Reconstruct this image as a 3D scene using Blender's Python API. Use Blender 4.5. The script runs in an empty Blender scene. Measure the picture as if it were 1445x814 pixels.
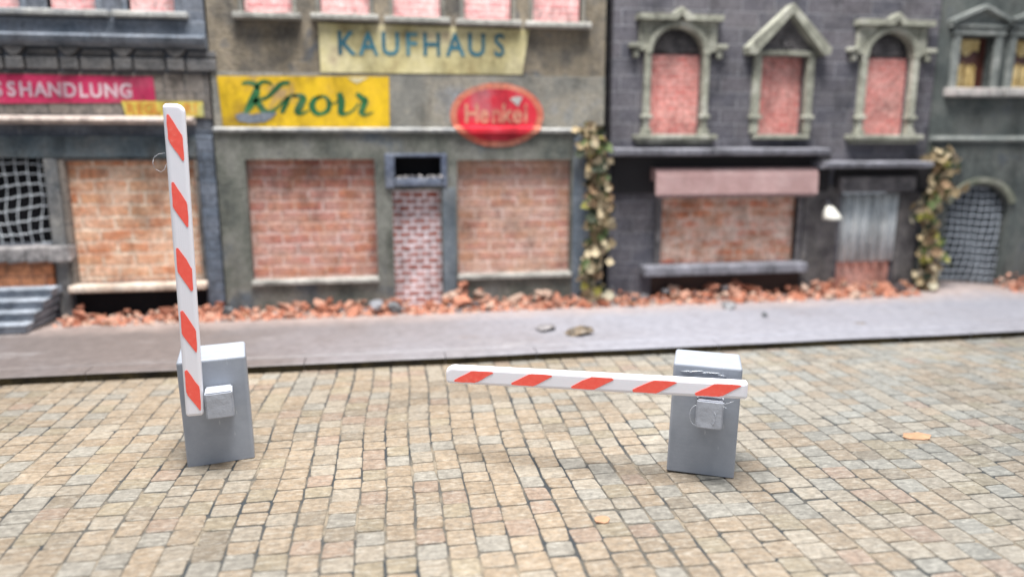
import bpy, bmesh, math, random
from mathutils import Vector, Matrix, noise as mnoise
random.seed(7)
R = math.radians
SC = bpy.context.scene
COL = SC.collection

# ---------------------------------------------------------------- camera (1 unit = 1 cm of the miniature)
YAW, PITCH, CAMH, FPX, CXP, CYP = R(9.3), R(11.2), 4.0, 1043.0, 722.5, 407.0
cam_d = bpy.data.cameras.new('camera'); cam = bpy.data.objects.new('camera', cam_d); COL.objects.link(cam)
cam.location = (0, 0, CAMH); cam.rotation_euler = (R(90)-PITCH, 0, -YAW)
cam_d.sensor_width = 36; cam_d.lens = 36*FPX/1445; cam_d.clip_start = .1; cam_d.clip_end = 500
cam_d.dof.use_dof = True; cam_d.dof.focus_distance = 9.0; cam_d.dof.aperture_fstop = 0.19
SC.camera = cam
# ---------------------------------------------------------------- light: soft light from above, a little cool fill
w = bpy.data.worlds.new('World'); SC.world = w; w.use_nodes = True
bg = w.node_tree.nodes['Background']; bg.inputs[0].default_value = (.80, .88, 1, 1); bg.inputs[1].default_value = .58
def area(name, loc, target, size, power, col):
    l = bpy.data.lights.new(name, 'AREA'); l.shape = 'RECTANGLE'; l.size = size[0]; l.size_y = size[1]; l.energy = power; l.color = col
    o = bpy.data.objects.new(name, l); COL.objects.link(o); o.location = loc
    o.rotation_euler = (Vector(target)-Vector(loc)).to_track_quat('-Z', 'Y').to_euler()
area('overhead_softbox', (0, 8, 34), (3, 11, 0), (22, 12), 37000, (1, .985, .96))
SC.view_settings.view_transform = 'Standard'; SC.view_settings.look = 'None'
SC.view_settings.exposure = 0; SC.view_settings.gamma = 1
SC.render.film_transparent = False

# ---------------------------------------------------------------- measuring helper: a photo point on the plane Y = const
_f = Vector((math.sin(YAW)*math.cos(PITCH), math.cos(YAW)*math.cos(PITCH), -math.sin(PITCH)))
_r = Vector((math.cos(YAW), -math.sin(YAW), 0)); _u = _r.cross(_f)
WALL = 17.3
def at(px, py, Y=WALL):
    d = _f + _r*((px-CXP)/FPX) - _u*((py-CYP)/FPX); t = Y/d.y
    return d.x*t, CAMH+d.z*t
def rect(xl, xr, yt, yb, Y=WALL):
    xm, ym = (xl+xr)/2, (yt+yb)/2
    return at(xl, ym, Y)[0], at(xr, ym, Y)[0], at(xm, yb, Y)[1], at(xm, yt, Y)[1]

# ---------------------------------------------------------------- materials
def newmat(name):
    m = bpy.data.materials.new(name); m.use_nodes = True; nt = m.node_tree; nt.nodes.clear()
    out = nt.nodes.new('ShaderNodeOutputMaterial'); b = nt.nodes.new('ShaderNodeBsdfPrincipled')
    nt.links.new(b.outputs[0], out.inputs[0]); return m, nt, b
def N(nt, t, **k):
    n = nt.nodes.new(t)
    for a, v in k.items():
        if isinstance(a, str) and a.startswith('i_'): n.inputs[a[2:].replace('_', ' ')].default_value = v
        else: setattr(n, a, v)
    return n
def rgba(c): return (c[0], c[1], c[2], 1)
def ramp(nt, src, stops):
    r = nt.nodes.new('ShaderNodeValToRGB'); cr = r.color_ramp
    while len(cr.elements) < len(stops): cr.elements.new(.5)
    for e, (p, c) in zip(cr.elements, stops): e.position = p; e.color = rgba(c)
    nt.links.new(src, r.inputs[0]); return r.outputs[0]
def mix(nt, fac, a, b, mode='MIX'):
    m = nt.nodes.new('ShaderNodeMix'); m.data_type = 'RGBA'; m.blend_type = mode
    for sock, v in ((m.inputs[0], fac), (m.inputs[6], a), (m.inputs[7], b)):
        if hasattr(v, 'is_output'): nt.links.new(v, sock)
        elif isinstance(v, (int, float)): sock.default_value = v
        else: sock.default_value = rgba(v)
    return m.outputs[2]
def noisef(nt, co, scale, detail=4, rough=.6, off=None):
    n = N(nt, 'ShaderNodeTexNoise'); n.inputs['Scale'].default_value = scale; n.inputs['Detail'].default_value = detail
    n.inputs['Roughness'].default_value = rough
    if off:
        mp = N(nt, 'ShaderNodeMapping'); mp.inputs[1].default_value = off[0]; mp.inputs[3].default_value = off[1]
        nt.links.new(co, mp.inputs[0]); co = mp.outputs[0]
    nt.links.new(co, n.inputs['Vector']); return n.outputs['Fac']
def bump(nt, b, h, strength=.3, dist=.03):
    bp = N(nt, 'ShaderNodeBump'); bp.inputs['Strength'].default_value = strength; bp.inputs['Distance'].default_value = dist
    nt.links.new(h, bp.inputs['Height']); nt.links.new(bp.outputs[0], b.inputs['Normal'])
def plaster(name, cols, scale=1.2, rough=.85, bstr=.6, speck=.38, seed=0, spec=.3, grime=.42):
    m, nt, b = newmat(name); co = N(nt, 'ShaderNodeTexCoord').outputs['Object']
    n1 = noisef(nt, co, scale, 6, .62, ((seed, seed*.7, 0), (1, 1, 1)))
    k = len(cols); c = ramp(nt, n1, [(.34+.34*i/max(1, k-1), cc) for i, cc in enumerate(cols)])
    n2 = noisef(nt, co, 14, 5, .7)
    g = ramp(nt, n2, [(.3, (1-speck,)*3), (.7, (1+speck*.6,)*3)])
    c = mix(nt, 1, c, g, 'MULTIPLY')
    if grime: c = mix(nt, 1, c, ramp(nt, noisef(nt, co, 1.7, 7, .72, ((seed+2, 5, 1), (1, 1, .45))), [(.36, (1-grime,)*3), (.5, (.95,)*3), (.66, (1+grime*.35,)*3)]), 'MULTIPLY')
    nt.links.new(c, b.inputs['Base Color']); b.inputs['Roughness'].default_value = rough; b.inputs['Specular IOR Level'].default_value = spec
    bump(nt, b, n2, bstr, .05); return m
def brick(name, c1, c2, mortar, bw, bh, ms=.02, blot=None, blot_amt=.5, seed=0, rough=.85, bstr=.5, warp=.03, third=None):
    m, nt, b = newmat(name); tc = N(nt, 'ShaderNodeTexCoord').outputs['Object']
    sx = N(nt, 'ShaderNodeSeparateXYZ'); nt.links.new(tc, sx.inputs[0])
    cx = N(nt, 'ShaderNodeCombineXYZ'); nt.links.new(sx.outputs[0], cx.inputs[0]); nt.links.new(sx.outputs[2], cx.inputs[1])
    wn = N(nt, 'ShaderNodeTexNoise'); wn.inputs['Scale'].default_value = 3; nt.links.new(tc, wn.inputs['Vector'])
    vm = N(nt, 'ShaderNodeVectorMath', operation='SCALE'); nt.links.new(wn.outputs['Color'], vm.inputs[0]); vm.inputs['Scale'].default_value = warp*2
    va = N(nt, 'ShaderNodeVectorMath', operation='ADD'); nt.links.new(cx.outputs[0], va.inputs[0]); nt.links.new(vm.outputs[0], va.inputs[1])
    bt = N(nt, 'ShaderNodeTexBrick'); nt.links.new(va.outputs[0], bt.inputs['Vector'])
    bt.inputs['Scale'].default_value = 1; bt.inputs['Brick Width'].default_value = bw; bt.inputs['Row Height'].default_value = bh
    bt.inputs['Mortar Size'].default_value = ms; bt.inputs['Mortar Smooth'].default_value = .4; bt.inputs['Bias'].default_value = 0
    bt.inputs['Color1'].default_value = rgba(c1); bt.inputs['Color2'].default_value = rgba(c2); bt.inputs['Mortar'].default_value = rgba(mortar)
    c = bt.outputs['Color']
    if third:
        f3 = ramp(nt, noisef(nt, tc, 1.6, 5, .65, ((seed+5, 3, seed), (1, 1, 1.6))), [(.42, (0, 0, 0)), (.6, (1, 1, 1))])
        c = mix(nt, f3, c, mix(nt, .6, c, third))
    if blot:
        f = ramp(nt, noisef(nt, tc, 1.3, 7, .7, ((seed, 1, seed*.3), (1, 1, 2.2))), [(.42, (0, 0, 0)), (.68, (blot_amt,)*3)])
        c = mix(nt, f, c, blot)
    n2 = noisef(nt, tc, 12, 5, .7)
    c = mix(nt, 1, c, ramp(nt, n2, [(.32, (.6,)*3), (.68, (1.28,)*3)]), 'MULTIPLY')
    c = mix(nt, 1, c, ramp(nt, noisef(nt, tc, 1.5, 7, .72, ((seed+8, 5, 1), (1, 1, .6))), [(.34, (.5,)*3), (.5, (.95,)*3), (.68, (1.12,)*3)]), 'MULTIPLY')
    nt.links.new(c, b.inputs['Base Color']); b.inputs['Roughness'].default_value = rough; b.inputs['Specular IOR Level'].default_value = .3
    inv = N(nt, 'ShaderNodeMath', operation='SUBTRACT'); inv.inputs[0].default_value = 1; nt.links.new(bt.outputs['Fac'], inv.inputs[1])
    ad = N(nt, 'ShaderNodeMath', operation='ADD'); nt.links.new(inv.outputs[0], ad.inputs[0])
    ml = N(nt, 'ShaderNodeMath', operation='MULTIPLY'); nt.links.new(n2, ml.inputs[0]); ml.inputs[1].default_value = .8; nt.links.new(ml.outputs[0], ad.inputs[1])
    bump(nt, b, ad.outputs[0], bstr, .05); return m
def vcol(name, rough=.8, vary=.3, scale=20, bstr=.3, spec=.3, streak=None):
    m, nt, b = newmat(name); a = N(nt, 'ShaderNodeAttribute', attribute_name='tint'); co = N(nt, 'ShaderNodeTexCoord').outputs['Object']
    n = noisef(nt, co, scale, 6, .75); c = mix(nt, 1, a.outputs['Color'], ramp(nt, n, [(.3, (1-vary,)*3), (.72, (1+vary*.8,)*3)]), 'MULTIPLY')
    if streak:
        s = noisef(nt, co, 8, 9, .85, ((2, 1, 0), (.7, 2.4, 1)))
        c = mix(nt, ramp(nt, s, [(.50, (0, 0, 0)), (.66, (.62,)*3)]), c, streak)
    nt.links.new(c, b.inputs['Base Color']); b.inputs['Roughness'].default_value = rough; b.inputs['Specular IOR Level'].default_value = spec
    bump(nt, b, n, bstr, .012); return m
def plain(name, col, rough=.5, spec=.4, vary=.06, scale=30, bstr=.1):
    return plaster(name, [tuple(x*(1-vary) for x in col), col, tuple(min(1, x*(1+vary)) for x in col)], 3, rough, bstr, vary, 3, spec, 0)

# ---------------------------------------------------------------- mesh helpers
class MB:
    def __init__(s): s.bm = bmesh.new(); s.mi = 0; s.tl = None
    def face(s, pts):
        f = s.bm.faces.new([s.bm.verts.new(p) for p in pts]); f.material_index = s.mi; return f
    def box(s, x0, x1, y0, y1, z0, z1, bev=0, seg=2, warp=0):
        t = bmesh.new(); bmesh.ops.create_cube(t, size=1)
        for v in t.verts:
            v.co = Vector(((x0+x1)/2+v.co.x*(x1-x0), (y0+y1)/2+v.co.y*(y1-y0), (z0+z1)/2+v.co.z*(z1-z0)))
            if warp: v.co += Vector([random.uniform(-warp, warp) for _ in range(3)])
        if bev: bmesh.ops.bevel(t, geom=t.edges[:], offset=bev, segments=seg, affect='EDGES', profile=.5)
        s.merge(t); return s
    def merge(s, t, M=None):
        mp = {}
        for v in t.verts: mp[v] = s.bm.verts.new(M @ v.co if M else v.co)
        for f in t.faces:
            try: g = s.bm.faces.new([mp[v] for v in f.verts]); g.material_index = s.mi
            except ValueError: pass
        t.free()
    def prism(s, poly, y0, y1, bev=0):
        """polygon in (x,z) extruded from y0 (front) to y1 (back)"""
        t = bmesh.new(); a = [t.verts.new((p[0], y0, p[1])) for p in poly]; b = [t.verts.new((p[0], y1, p[1])) for p in poly]
        f = t.faces.new(a); t.faces.new(b[::-1]); n = len(poly)
        for i in range(n): t.faces.new((a[i], b[i], b[(i+1) % n], a[(i+1) % n]))
        bmesh.ops.recalc_face_normals(t, faces=t.faces[:])
        if bev:
            ed = [e for e in t.edges if (e.verts[0].co.y == e.verts[1].co.y) and abs(e.verts[0].co.y-y0) < 1e-6]
            bmesh.ops.bevel(t, geom=ed, offset=bev, segments=3, affect='EDGES', profile=.5)
        s.merge(t); return s
    def prism_x(s, poly, x0, x1):
        """polygon in (y,z) extruded along x"""
        t = bmesh.new(); a = [t.verts.new((x0, p[0], p[1])) for p in poly]; b = [t.verts.new((x1, p[0], p[1])) for p in poly]
        t.faces.new(a); t.faces.new(b[::-1]); n = len(poly)
        for i in range(n): t.faces.new((a[i], b[i], b[(i+1) % n], a[(i+1) % n]))
        bmesh.ops.recalc_face_normals(t, faces=t.faces[:]); s.merge(t); return s
    def ring(s, cx, cz, rx, rz, wd, y0, y1, a0=0, a1=180, n=28):
        t = bmesh.new(); L = []
        for i in range(n+1):
            a = R(a0+(a1-a0)*i/n); c, q = math.cos(a), math.sin(a)
            L.append([t.verts.new((cx+(rx+d)*c, y, cz+(rz+d)*q)) for d, y in ((0, y1), (0, y0+.04), (wd*.35, y0), (wd, y0), (wd, y1))])
        for i in range(n):
            for k in range(4): t.faces.new((L[i][k], L[i][k+1], L[i+1][k+1], L[i+1][k]))
        t.faces.new(L[0]); t.faces.new(L[-1][::-1])
        bmesh.ops.recalc_face_normals(t, faces=t.faces[:]); s.merge(t); return s
    def tube(s, pts, r, n=6, closed=False):
        t = bmesh.new(); L = []; pts = [Vector(p) for p in pts]
        for i, p in enumerate(pts):
            d = (pts[min(i+1, len(pts)-1)]-pts[max(i-1, 0)]).normalized()
            q = d.to_track_quat('Z', 'Y'); rr = r[i] if isinstance(r, (list, tuple)) else r
            L.append([t.verts.new(p+q @ Vector((rr*math.cos(2*math.pi*k/n), rr*math.sin(2*math.pi*k/n), 0))) for k in range(n)])
        for i in range(len(L)-1):
            for k in range(n): t.faces.new((L[i][k], L[i][(k+1) % n], L[i+1][(k+1) % n], L[i+1][k]))
        t.faces.new(L[0][::-1]); t.faces.new(L[-1]); s.merge(t); return s
    def rock(s, c, r, flat=.75, col=None, blocky=0):
        t = bmesh.new()
        for _ in range(14):
            d = Vector([random.gauss(0, 1) for _ in range(3)]).normalized()
            if blocky: d = Vector([max(-.5, min(.5, k)) for k in d])*1.75
            t.verts.new(Vector((d.x, d.y*random.uniform(.8, 1), d.z*flat))*r*random.uniform(.8, 1.1))
        h = bmesh.ops.convex_hull(t, input=t.verts[:])
        bmesh.ops.delete(t, geom=[v for v in t.verts if not v.link_faces], context='VERTS')
        q = Matrix.Translation(c) @ Matrix.Rotation(random.uniform(0, 6.3), 4, 'Z') @ Matrix.Rotation(random.uniform(-.5, .5), 4, 'X')
        s.merge(t, q); return s
    def build(s, name, mats, parent=None, smooth=False, tint=None, weld=False):
        me = bpy.data.meshes.new(name)
        if weld: bmesh.ops.remove_doubles(s.bm, verts=s.bm.verts[:], dist=1e-5)
        off = Vector((0, 0, 0))
        if parent is not None: off = parent.get('_w') and Vector(parent['_w']) or off
        for v in s.bm.verts: v.co -= off
        s.bm.to_mesh(me); s.bm.free()
        for m in (mats if isinstance(mats, (list, tuple)) else [mats]): me.materials.append(m)
        if smooth:
            for p in me.polygons: p.use_smooth = True
        o = bpy.data.objects.new(name, me); COL.objects.link(o); o['_w'] = tuple(off)
        if parent is not None:
            o.parent = parent
        if tint is not None:
            a = me.color_attributes.new('tint', 'FLOAT_COLOR', 'POINT')
            for i, c in enumerate(tint): a.data[i].color = (*c, 1)
        return o
def root(name, loc, label, cat, group=None):
    o = bpy.data.objects.new(name, None); COL.objects.link(o); o.location = loc; o.empty_display_size = .3; o['_w'] = tuple(loc)
    tag(o, label, cat, group); return o
def tag(o, label, cat, group=None):
    o['label'] = label; o['category'] = cat
    if group: o['group'] = group
    return o
def thing_mesh(mb, name, mats, loc, label, cat, group=None, smooth=False, tint=None):
    """one-mesh thing; vertices given in world space, origin moved to loc"""
    for v in mb.bm.verts: v.co -= Vector(loc)
    o = mb.build(name, mats, None, smooth, tint); o.location = loc; o['_w'] = tuple(loc); return tag(o, label, cat, group)
def wall_mesh(X0, X1, Z0, Z1, y0, y1, holes):
    """solid slab with rectangular openings"""
    b = bmesh.new(); xs = sorted({X0, X1} | {h[0] for h in holes} | {h[1] for h in holes}); zs = sorted({Z0, Z1} | {h[2] for h in holes} | {h[3] for h in holes})
    xs = [x for x in xs if X0 <= x <= X1]; zs = [z for z in zs if Z0 <= z <= Z1]
    def solid(i, k):
        if i < 0 or k < 0 or i >= len(xs)-1 or k >= len(zs)-1: return False
        x, z = (xs[i]+xs[i+1])/2, (zs[k]+zs[k+1])/2
        return not any(h[0] < x < h[1] and h[2] < z < h[3] for h in holes)
    V = {}
    def v(x, y, z):
        if (x, y, z) not in V: V[(x, y, z)] = b.verts.new((x, y, z))
        return V[(x, y, z)]
    for i in range(len(xs)-1):
        for k in range(len(zs)-1):
            if not solid(i, k): continue
            a, c, d, e = xs[i], xs[i+1], zs[k], zs[k+1]
            b.faces.new((v(a, y0, d), v(c, y0, d), v(c, y0, e), v(a, y0, e))); b.faces.new((v(a, y1, e), v(c, y1, e), v(c, y1, d), v(a, y1, d)))
            if not solid(i-1, k): b.faces.new((v(a, y0, d), v(a, y0, e), v(a, y1, e), v(a, y1, d)))
            if not solid(i+1, k): b.faces.new((v(c, y0, e), v(c, y0, d), v(c, y1, d), v(c, y1, e)))
            if not solid(i, k-1): b.faces.new((v(a, y0, d), v(a, y1, d), v(c, y1, d), v(c, y0, d)))
            if not solid(i, k+1): b.faces.new((v(c, y0, e), v(c, y1, e), v(a, y1, e), v(a, y0, e)))
    return b
def wall(parent, name, mat, X0, X1, Z0, Z1, y0, y1, holes):
    m = MB(); m.bm.free(); m.bm = wall_mesh(X0, X1, Z0, Z1, y0, y1, holes); return m.build(name, mat, parent)
def part(parent, name, mat, *boxes, bev=.02, **k):
    m = MB()
    for b in boxes: m.box(*b, bev=min(bev, .45*min(b[1]-b[0], b[3]-b[2], b[5]-b[4])))
    return m.build(name, mat, parent, **k)
def text_mesh(txt, x, z, h, y, th=.02, wscale=1, bold=.0, centre=True, tilt=0):
    c = bpy.data.curves.new('t', 'FONT'); c.body = txt; c.size = h/.72; c.extrude = th/2; c.offset = bold
    c.align_x = 'CENTER' if centre else 'LEFT'; c.resolution_u = 4
    o = bpy.data.objects.new('t', c); COL.objects.link(o); dg = bpy.context.evaluated_depsgraph_get()
    me = bpy.data.meshes.new_from_object(o.evaluated_get(dg)); bpy.data.objects.remove(o); bpy.data.curves.remove(c)
    t = bmesh.new(); t.from_mesh(me); bpy.data.meshes.remove(me)
    for v in t.verts:
        X, Z, Yv = v.co.x*wscale, v.co.y, v.co.z
        v.co = Vector((x+X*math.cos(tilt)-Z*math.sin(tilt), y-Yv, z+Z*math.cos(tilt)+X*math.sin(tilt)))
    return t
def ribbon(mb, pts, w, y0, y1, n=10):
    """flat brush stroke through pts (x,z), widths w"""
    P = []; m = len(pts)
    for i in range(m-1):
        p0, p1, p2, p3 = [Vector(pts[max(0, min(m-1, j))]) for j in (i-1, i, i+1, i+2)]
        for k in range(n):
            t = k/n; q = .5*((2*p1)+(p2-p0)*t+(2*p0-5*p1+4*p2-p3)*t*t+(3*p1-p0-3*p2+p3)*t**3)
            P.append((q, w[i]*(1-t)+w[i+1]*t))
    P.append((Vector(pts[-1]), w[-1])); L = []; Rr = []
    for i, (q, ww) in enumerate(P):
        d = (P[min(i+1, len(P)-1)][0]-P[max(i-1, 0)][0]); d.normalize(); nrm = Vector((-d.y, d.x))
        L.append(q+nrm*ww/2); Rr.append(q-nrm*ww/2)
    b = mb.bm; va = [(b.verts.new((l.x, y0, l.y)), b.verts.new((r.x, y0, r.y)), b.verts.new((l.x, y1, l.y)), b.verts.new((r.x, y1, r.y))) for l, r in zip(L, Rr)]
    for a, c in zip(va, va[1:]):
        for f in ((a[0], a[1], c[1], c[0]), (a[0], c[0], c[2], a[2]), (a[1], a[3], c[3], c[1])):
            b.faces.new(f).material_index = mb.mi

# ---------------------------------------------------------------- STREET: cobble sheet
ZS = .012
m_grout, nt, b = newmat('cobble_joint'); co = N(nt, 'ShaderNodeTexCoord').outputs['Object']
c = ramp(nt, noisef(nt, co, .9, 6, .7), [(.42, (.025, .03, .034)), (.52, (.08, .073, .062)), (.62, (.2, .165, .12))])
nt.links.new(c, b.inputs['Base Color']); b.inputs['Roughness'].default_value = .9
m_stone = vcol('cobble_stone', .62, .42, 13, .6, .4, streak=(.44, .42, .37))
mb = MB(); mb.box(-40, 60, -6, 13.6, -.5, 0)
street = mb.build('street', m_grout); street['kind'] = 'structure'
PAL = [((.27, .20, .142), 5), ((.29, .225, .168), 4), ((.315, .285, .245), 2.4), ((.225, .24, .24), 1.6), ((.26, .175, .145), 2.2), ((.25, .215, .155), 1.4), ((.18, .155, .13), 1.1)]
def wave(x, y): return .045*math.sin(y*.55+x*.25)+.018*math.sin(y*1.7+x*.9)
def stone_col(x, y):
    g = mnoise.noise(Vector((x*.16, y*.22, 3.1))); g2 = mnoise.noise(Vector((x*.45, y*.45, 9.7)))
    ws = [wt for _, wt in PAL]
    right = max(0, min(1, (x-2.0)/4.5+g*.6))
    ws[2] *= 1+2.2*right; ws[3] *= 1+3.6*right; ws[4] *= .15+3.6*max(0, g2+.1)*(1-right*.6); ws[5] *= 1+1.2*right; ws[0] *= 1-.4*right; ws[1] *= 1.5-.7*right
    c = random.choices([p for p, _ in PAL], ws)[0]; k = .79*random.uniform(.9, 1.08)*(1+.34*g+.22*mnoise.noise(Vector((x*.6, y*.6, 5))))
    base = tuple(p*(1-right)+q*right for p, q in zip((.28, .222, .15), (.25, .232, .195)))
    return tuple(min(.85, (c[i]*.5+base[i]*.5)*k) for i in range(3))
mb = MB(); tint = []; x = -16.0; ci = 0
while x < 24:
    wd = random.uniform(.295, .335); ph = random.uniform(0, .37)*.55+(ci % 2)*.12
    y = 4.0+ph-.5; gapx = random.choice([.014, .018, .022, .028, .034])
    while y < 13.25:
        ln = random.uniform(.255, .335); gy = random.choice([.010, .014, .019, .026])
        if not (y < 5 and abs(x-2) > 9):
            x0, x1, y0, y1 = x+gapx/2, x+wd-gapx/2, y+gy/2, y+ln-gy/2
            cs = []
            for (cxn, cyn, sx, sy) in ((x0, y0, 1, 1), (x1, y0, -1, 1), (x1, y1, -1, -1), (x0, y1, 1, -1)):
                jx, jy = random.uniform(-.010, .010), random.uniform(-.012, .012); r = random.uniform(.01, .045)
                X, Y = cxn+jx, cyn+jy; q = [(X, Y+sy*r), (X+sx*r*.3, Y+sy*r*.3), (X+sx*r, Y)]
                if (sx, sy) in ((-1, 1), (1, -1)): q = q[::-1]
                cs += q
            cc = stone_col(x, y); zt = ZS+random.uniform(-.003, .003)
            top = []; rim = []; low = []
            mx, my = (x0+x1)/2, (y0+y1)/2
            for (X, Y) in cs:
                dx = wave(X, Y)
                rim.append(mb.bm.verts.new((X+dx, Y, zt-.004))); low.append(mb.bm.verts.new((X+dx+(X-mx)*.03, Y+(Y-my)*.03, -.003)))
                top.append(mb.bm.verts.new((mx+(X-mx)*.9+dx, my+(Y-my)*.9, zt)))
            for lst, kf in ((rim, .82), (low, .5), (top, 1)): pass
            # vertex order in the mesh is rim/low/top per corner
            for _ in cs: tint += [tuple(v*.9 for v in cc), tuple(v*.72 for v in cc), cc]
            mb.bm.faces.new(top)
            n = len(cs)
            for i in range(n):
                j = (i+1) % n
                mb.bm.faces.new((top[i], rim[i], rim[j], top[j])); mb.bm.faces.new((rim[i], low[i], low[j], rim[j]))
        y += ln
    x += wd; ci += 1
cob = mb.build('cobblestones', m_stone, None, False, tint); cob['kind'] = 'structure'

# ---------------------------------------------------------------- PAVEMENT
PZ = .17
m_pave, nt, b = newmat('pavement_grey'); co = N(nt, 'ShaderNodeTexCoord').outputs['Object']
sx = N(nt, 'ShaderNodeSeparateXYZ'); nt.links.new(co, sx.inputs[0])
mr = N(nt, 'ShaderNodeMapRange'); mr.inputs[1].default_value = -4; mr.inputs[2].default_value = 5; nt.links.new(sx.outputs[0], mr.inputs[0])
ad = N(nt, 'ShaderNodeMath', operation='ADD'); nt.links.new(mr.outputs[0], ad.inputs[0])
nz = noisef(nt, co, .35, 5, .6); sb = N(nt, 'ShaderNodeMath', operation='MULTIPLY_ADD'); nt.links.new(nz, sb.inputs[0]); sb.inputs[1].default_value = 1.2; sb.inputs[2].default_value = -.6
nt.links.new(sb.outputs[0], ad.inputs[1])
c = ramp(nt, ad.outputs[0], [(.0, (.14, .118, .112)), (.45, (.195, .18, .188)), (1, (.26, .258, .29))])
st = ramp(nt, noisef(nt, co, .7, 7, .7, ((3, 7, 0), (.5, 1.6, 1))), [(.58, (0, 0, 0)), (.72, (.55,)*3)])
c = mix(nt, st, c, (.36, .345, .345))
st2 = ramp(nt, noisef(nt, co, 1.1, 6, .7, ((13, 2, 0), (.7, 1.3, 1))), [(.62, (0, 0, 0)), (.72, (.6,)*3)])
c = mix(nt, st2, c, (.17, .13, .11))
md = N(nt, 'ShaderNodeMapRange'); md.inputs[1].default_value = 15.2; md.inputs[2].default_value = 16.7; nt.links.new(sx.outputs[1], md.inputs[0])
dn = noisef(nt, co, 1.6, 7, .7, ((9, 9, 0), (1, 1, 1)))
dm = N(nt, 'ShaderNodeMath', operation='MULTIPLY'); nt.links.new(md.outputs[0], dm.inputs[0]); nt.links.new(dn, dm.inputs[1])
c = mix(nt, ramp(nt, dm.outputs[0], [(.12, (0, 0, 0)), (.55, (.95,)*3)]), c, (.38, .30, .27))   # brick dust swept against the walls
n2 = noisef(nt, co, 5, 8, .75); c = mix(nt, 1, c, ramp(nt, n2, [(.32, (.78,)*3), (.68, (1.15,)*3)]), 'MULTIPLY')
nt.links.new(c, b.inputs['Base Color']); b.inputs['Roughness'].default_value = .55; b.inputs['Specular IOR Level'].default_value = .35
bump(nt, b, n2, .35, .02)
m_kface = plaster('kerb_grime_shade', [(.02, .017, .012), (.07, .055, .026), (.03, .026, .02)], 1.2, .9)  # olive-brown grime, coloured darker still for the shadow line under the kerb
def dome(x, y):
    z = PZ
    for (bx, by, rr, hh) in ((3.13, 14.76, .35, .05), (9.67, 13.9, .5, .03), (-7.6, 16.0, 1.2, .05), (14.5, 17.2, 2.2, .16), (3.65, 13.92, .5, .03)):
        d = math.hypot((x-bx), (y-by)*1.3)/rr
        if d < 1: z += hh*(1+math.cos(math.pi*d))/2
    return z+.012*mnoise.noise(Vector((x*.7, y*.7, 0)))
mb = MB(); g = {}; nx, ny = 220, 26; ya, yb = 13.42, 17.6
for i in range(nx+1):
    for j in range(ny+1):
        X = -18+42*i/nx; Y = ya+(yb-ya)*j/ny; z = dome(X, Y)
        if j == 0: z -= .012
        g[i, j] = mb.bm.verts.new((X, Y, z))
for i in range(nx):
    for j in range(ny): mb.bm.faces.new((g[i, j], g[i+1, j], g[i+1, j+1], g[i, j+1]))
for i in range(nx): # skirt
    a, c_ = g[i, 0], g[i+1, 0]; mb.bm.faces.new((mb.bm.verts.new((a.co.x, ya, 0)), mb.bm.verts.new((c_.co.x, ya, 0)), c_, a))
pv = mb.build('pavement', m_pave, None, True); pv['kind'] = 'structure'
mb = MB(); X = -18
edges = [at2 for at2 in (-16, -12.5, -9.2, -5.2, -1.6, .9, 2.6, 6.2, 10.1, 11.7, 16, 20, 24)]
for a, c_ in zip(edges, edges[1:]):
    n = 8; prof = [(13.03, -.02), (13.02, PZ-.035), (12.99, PZ-.024), (13.01, PZ-.008), (13.1, PZ), (13.38, PZ), (13.41, PZ-.015), (13.41, -.02)]
    L = []
    for i in range(n+1):
        X = a+.008+(c_-a-.016)*i/n; wv = .03*mnoise.noise(Vector((X*.5, 0, 4)))+.01*mnoise.noise(Vector((X*3, 0, 1)))
        L.append([mb.bm.verts.new((X, y+(wv if y < 13.3 else 0), z)) for y, z in prof])
    for i in range(n):
        for k in range(len(prof)-1):
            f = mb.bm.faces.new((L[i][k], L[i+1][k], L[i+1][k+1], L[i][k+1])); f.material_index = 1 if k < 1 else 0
    mb.bm.faces.new(L[0]); mb.bm.faces.new(L[-1][::-1])
kb = mb.build('kerb', [m_pave, m_kface], None); kb['kind'] = 'structure'

# ---------------------------------------------------------------- BARRIER GATES
m_cab, nt, b = newmat('grey_printed_plastic'); co = N(nt, 'ShaderNodeTexCoord').outputs['Object']
wv = N(nt, 'ShaderNodeTexWave', wave_type='BANDS', bands_direction='Z'); wv.inputs['Scale'].default_value = 6; wv.inputs['Distortion'].default_value = .6; wv.inputs['Detail'].default_value = 2
nt.links.new(co, wv.inputs['Vector'])
nn = noisef(nt, co, 5, 6, .7); c = ramp(nt, nn, [(.3, (.275, .30, .345)), (.7, (.32, .345, .395))])
sc_ = ramp(nt, noisef(nt, co, 7, 3, .5, ((4, 4, 4), (3, 1, .6))), [(.70, (0, 0, 0)), (.73, (.5,)*3)])
c = mix(nt, sc_, c, (.52, .54, .58))
nt.links.new(c, b.inputs['Base Color']); b.inputs['Roughness'].default_value = .5; b.inputs['Specular IOR Level'].default_value = .4
am = N(nt, 'ShaderNodeMath', operation='MULTIPLY_ADD'); nt.links.new(wv.outputs['Fac'], am.inputs[0]); am.inputs[1].default_value = .2; nt.links.new(nn, am.inputs[2])
bump(nt, b, am.outputs[0], .12, .006)
m_white, nt, b = newmat('white_printed_plastic'); co = N(nt, 'ShaderNodeTexCoord').outputs['Object']
wv = N(nt, 'ShaderNodeTexWave', wave_type='BANDS', bands_direction='Z'); wv.inputs['Scale'].default_value = 14; wv.inputs['Distortion'].default_value = .4
nt.links.new(co, wv.inputs['Vector']); n_ = noisef(nt, co, 6, 4)
b.inputs['Base Color'].default_value = (.83, .82, .87, 1); b.inputs['Roughness'].default_value = .35
b.inputs['Subsurface Weight'].default_value = .15; b.inputs['Subsurface Radius'].default_value = (.06, .05, .05); b.inputs['Subsurface Scale'].default_value = 1
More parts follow.
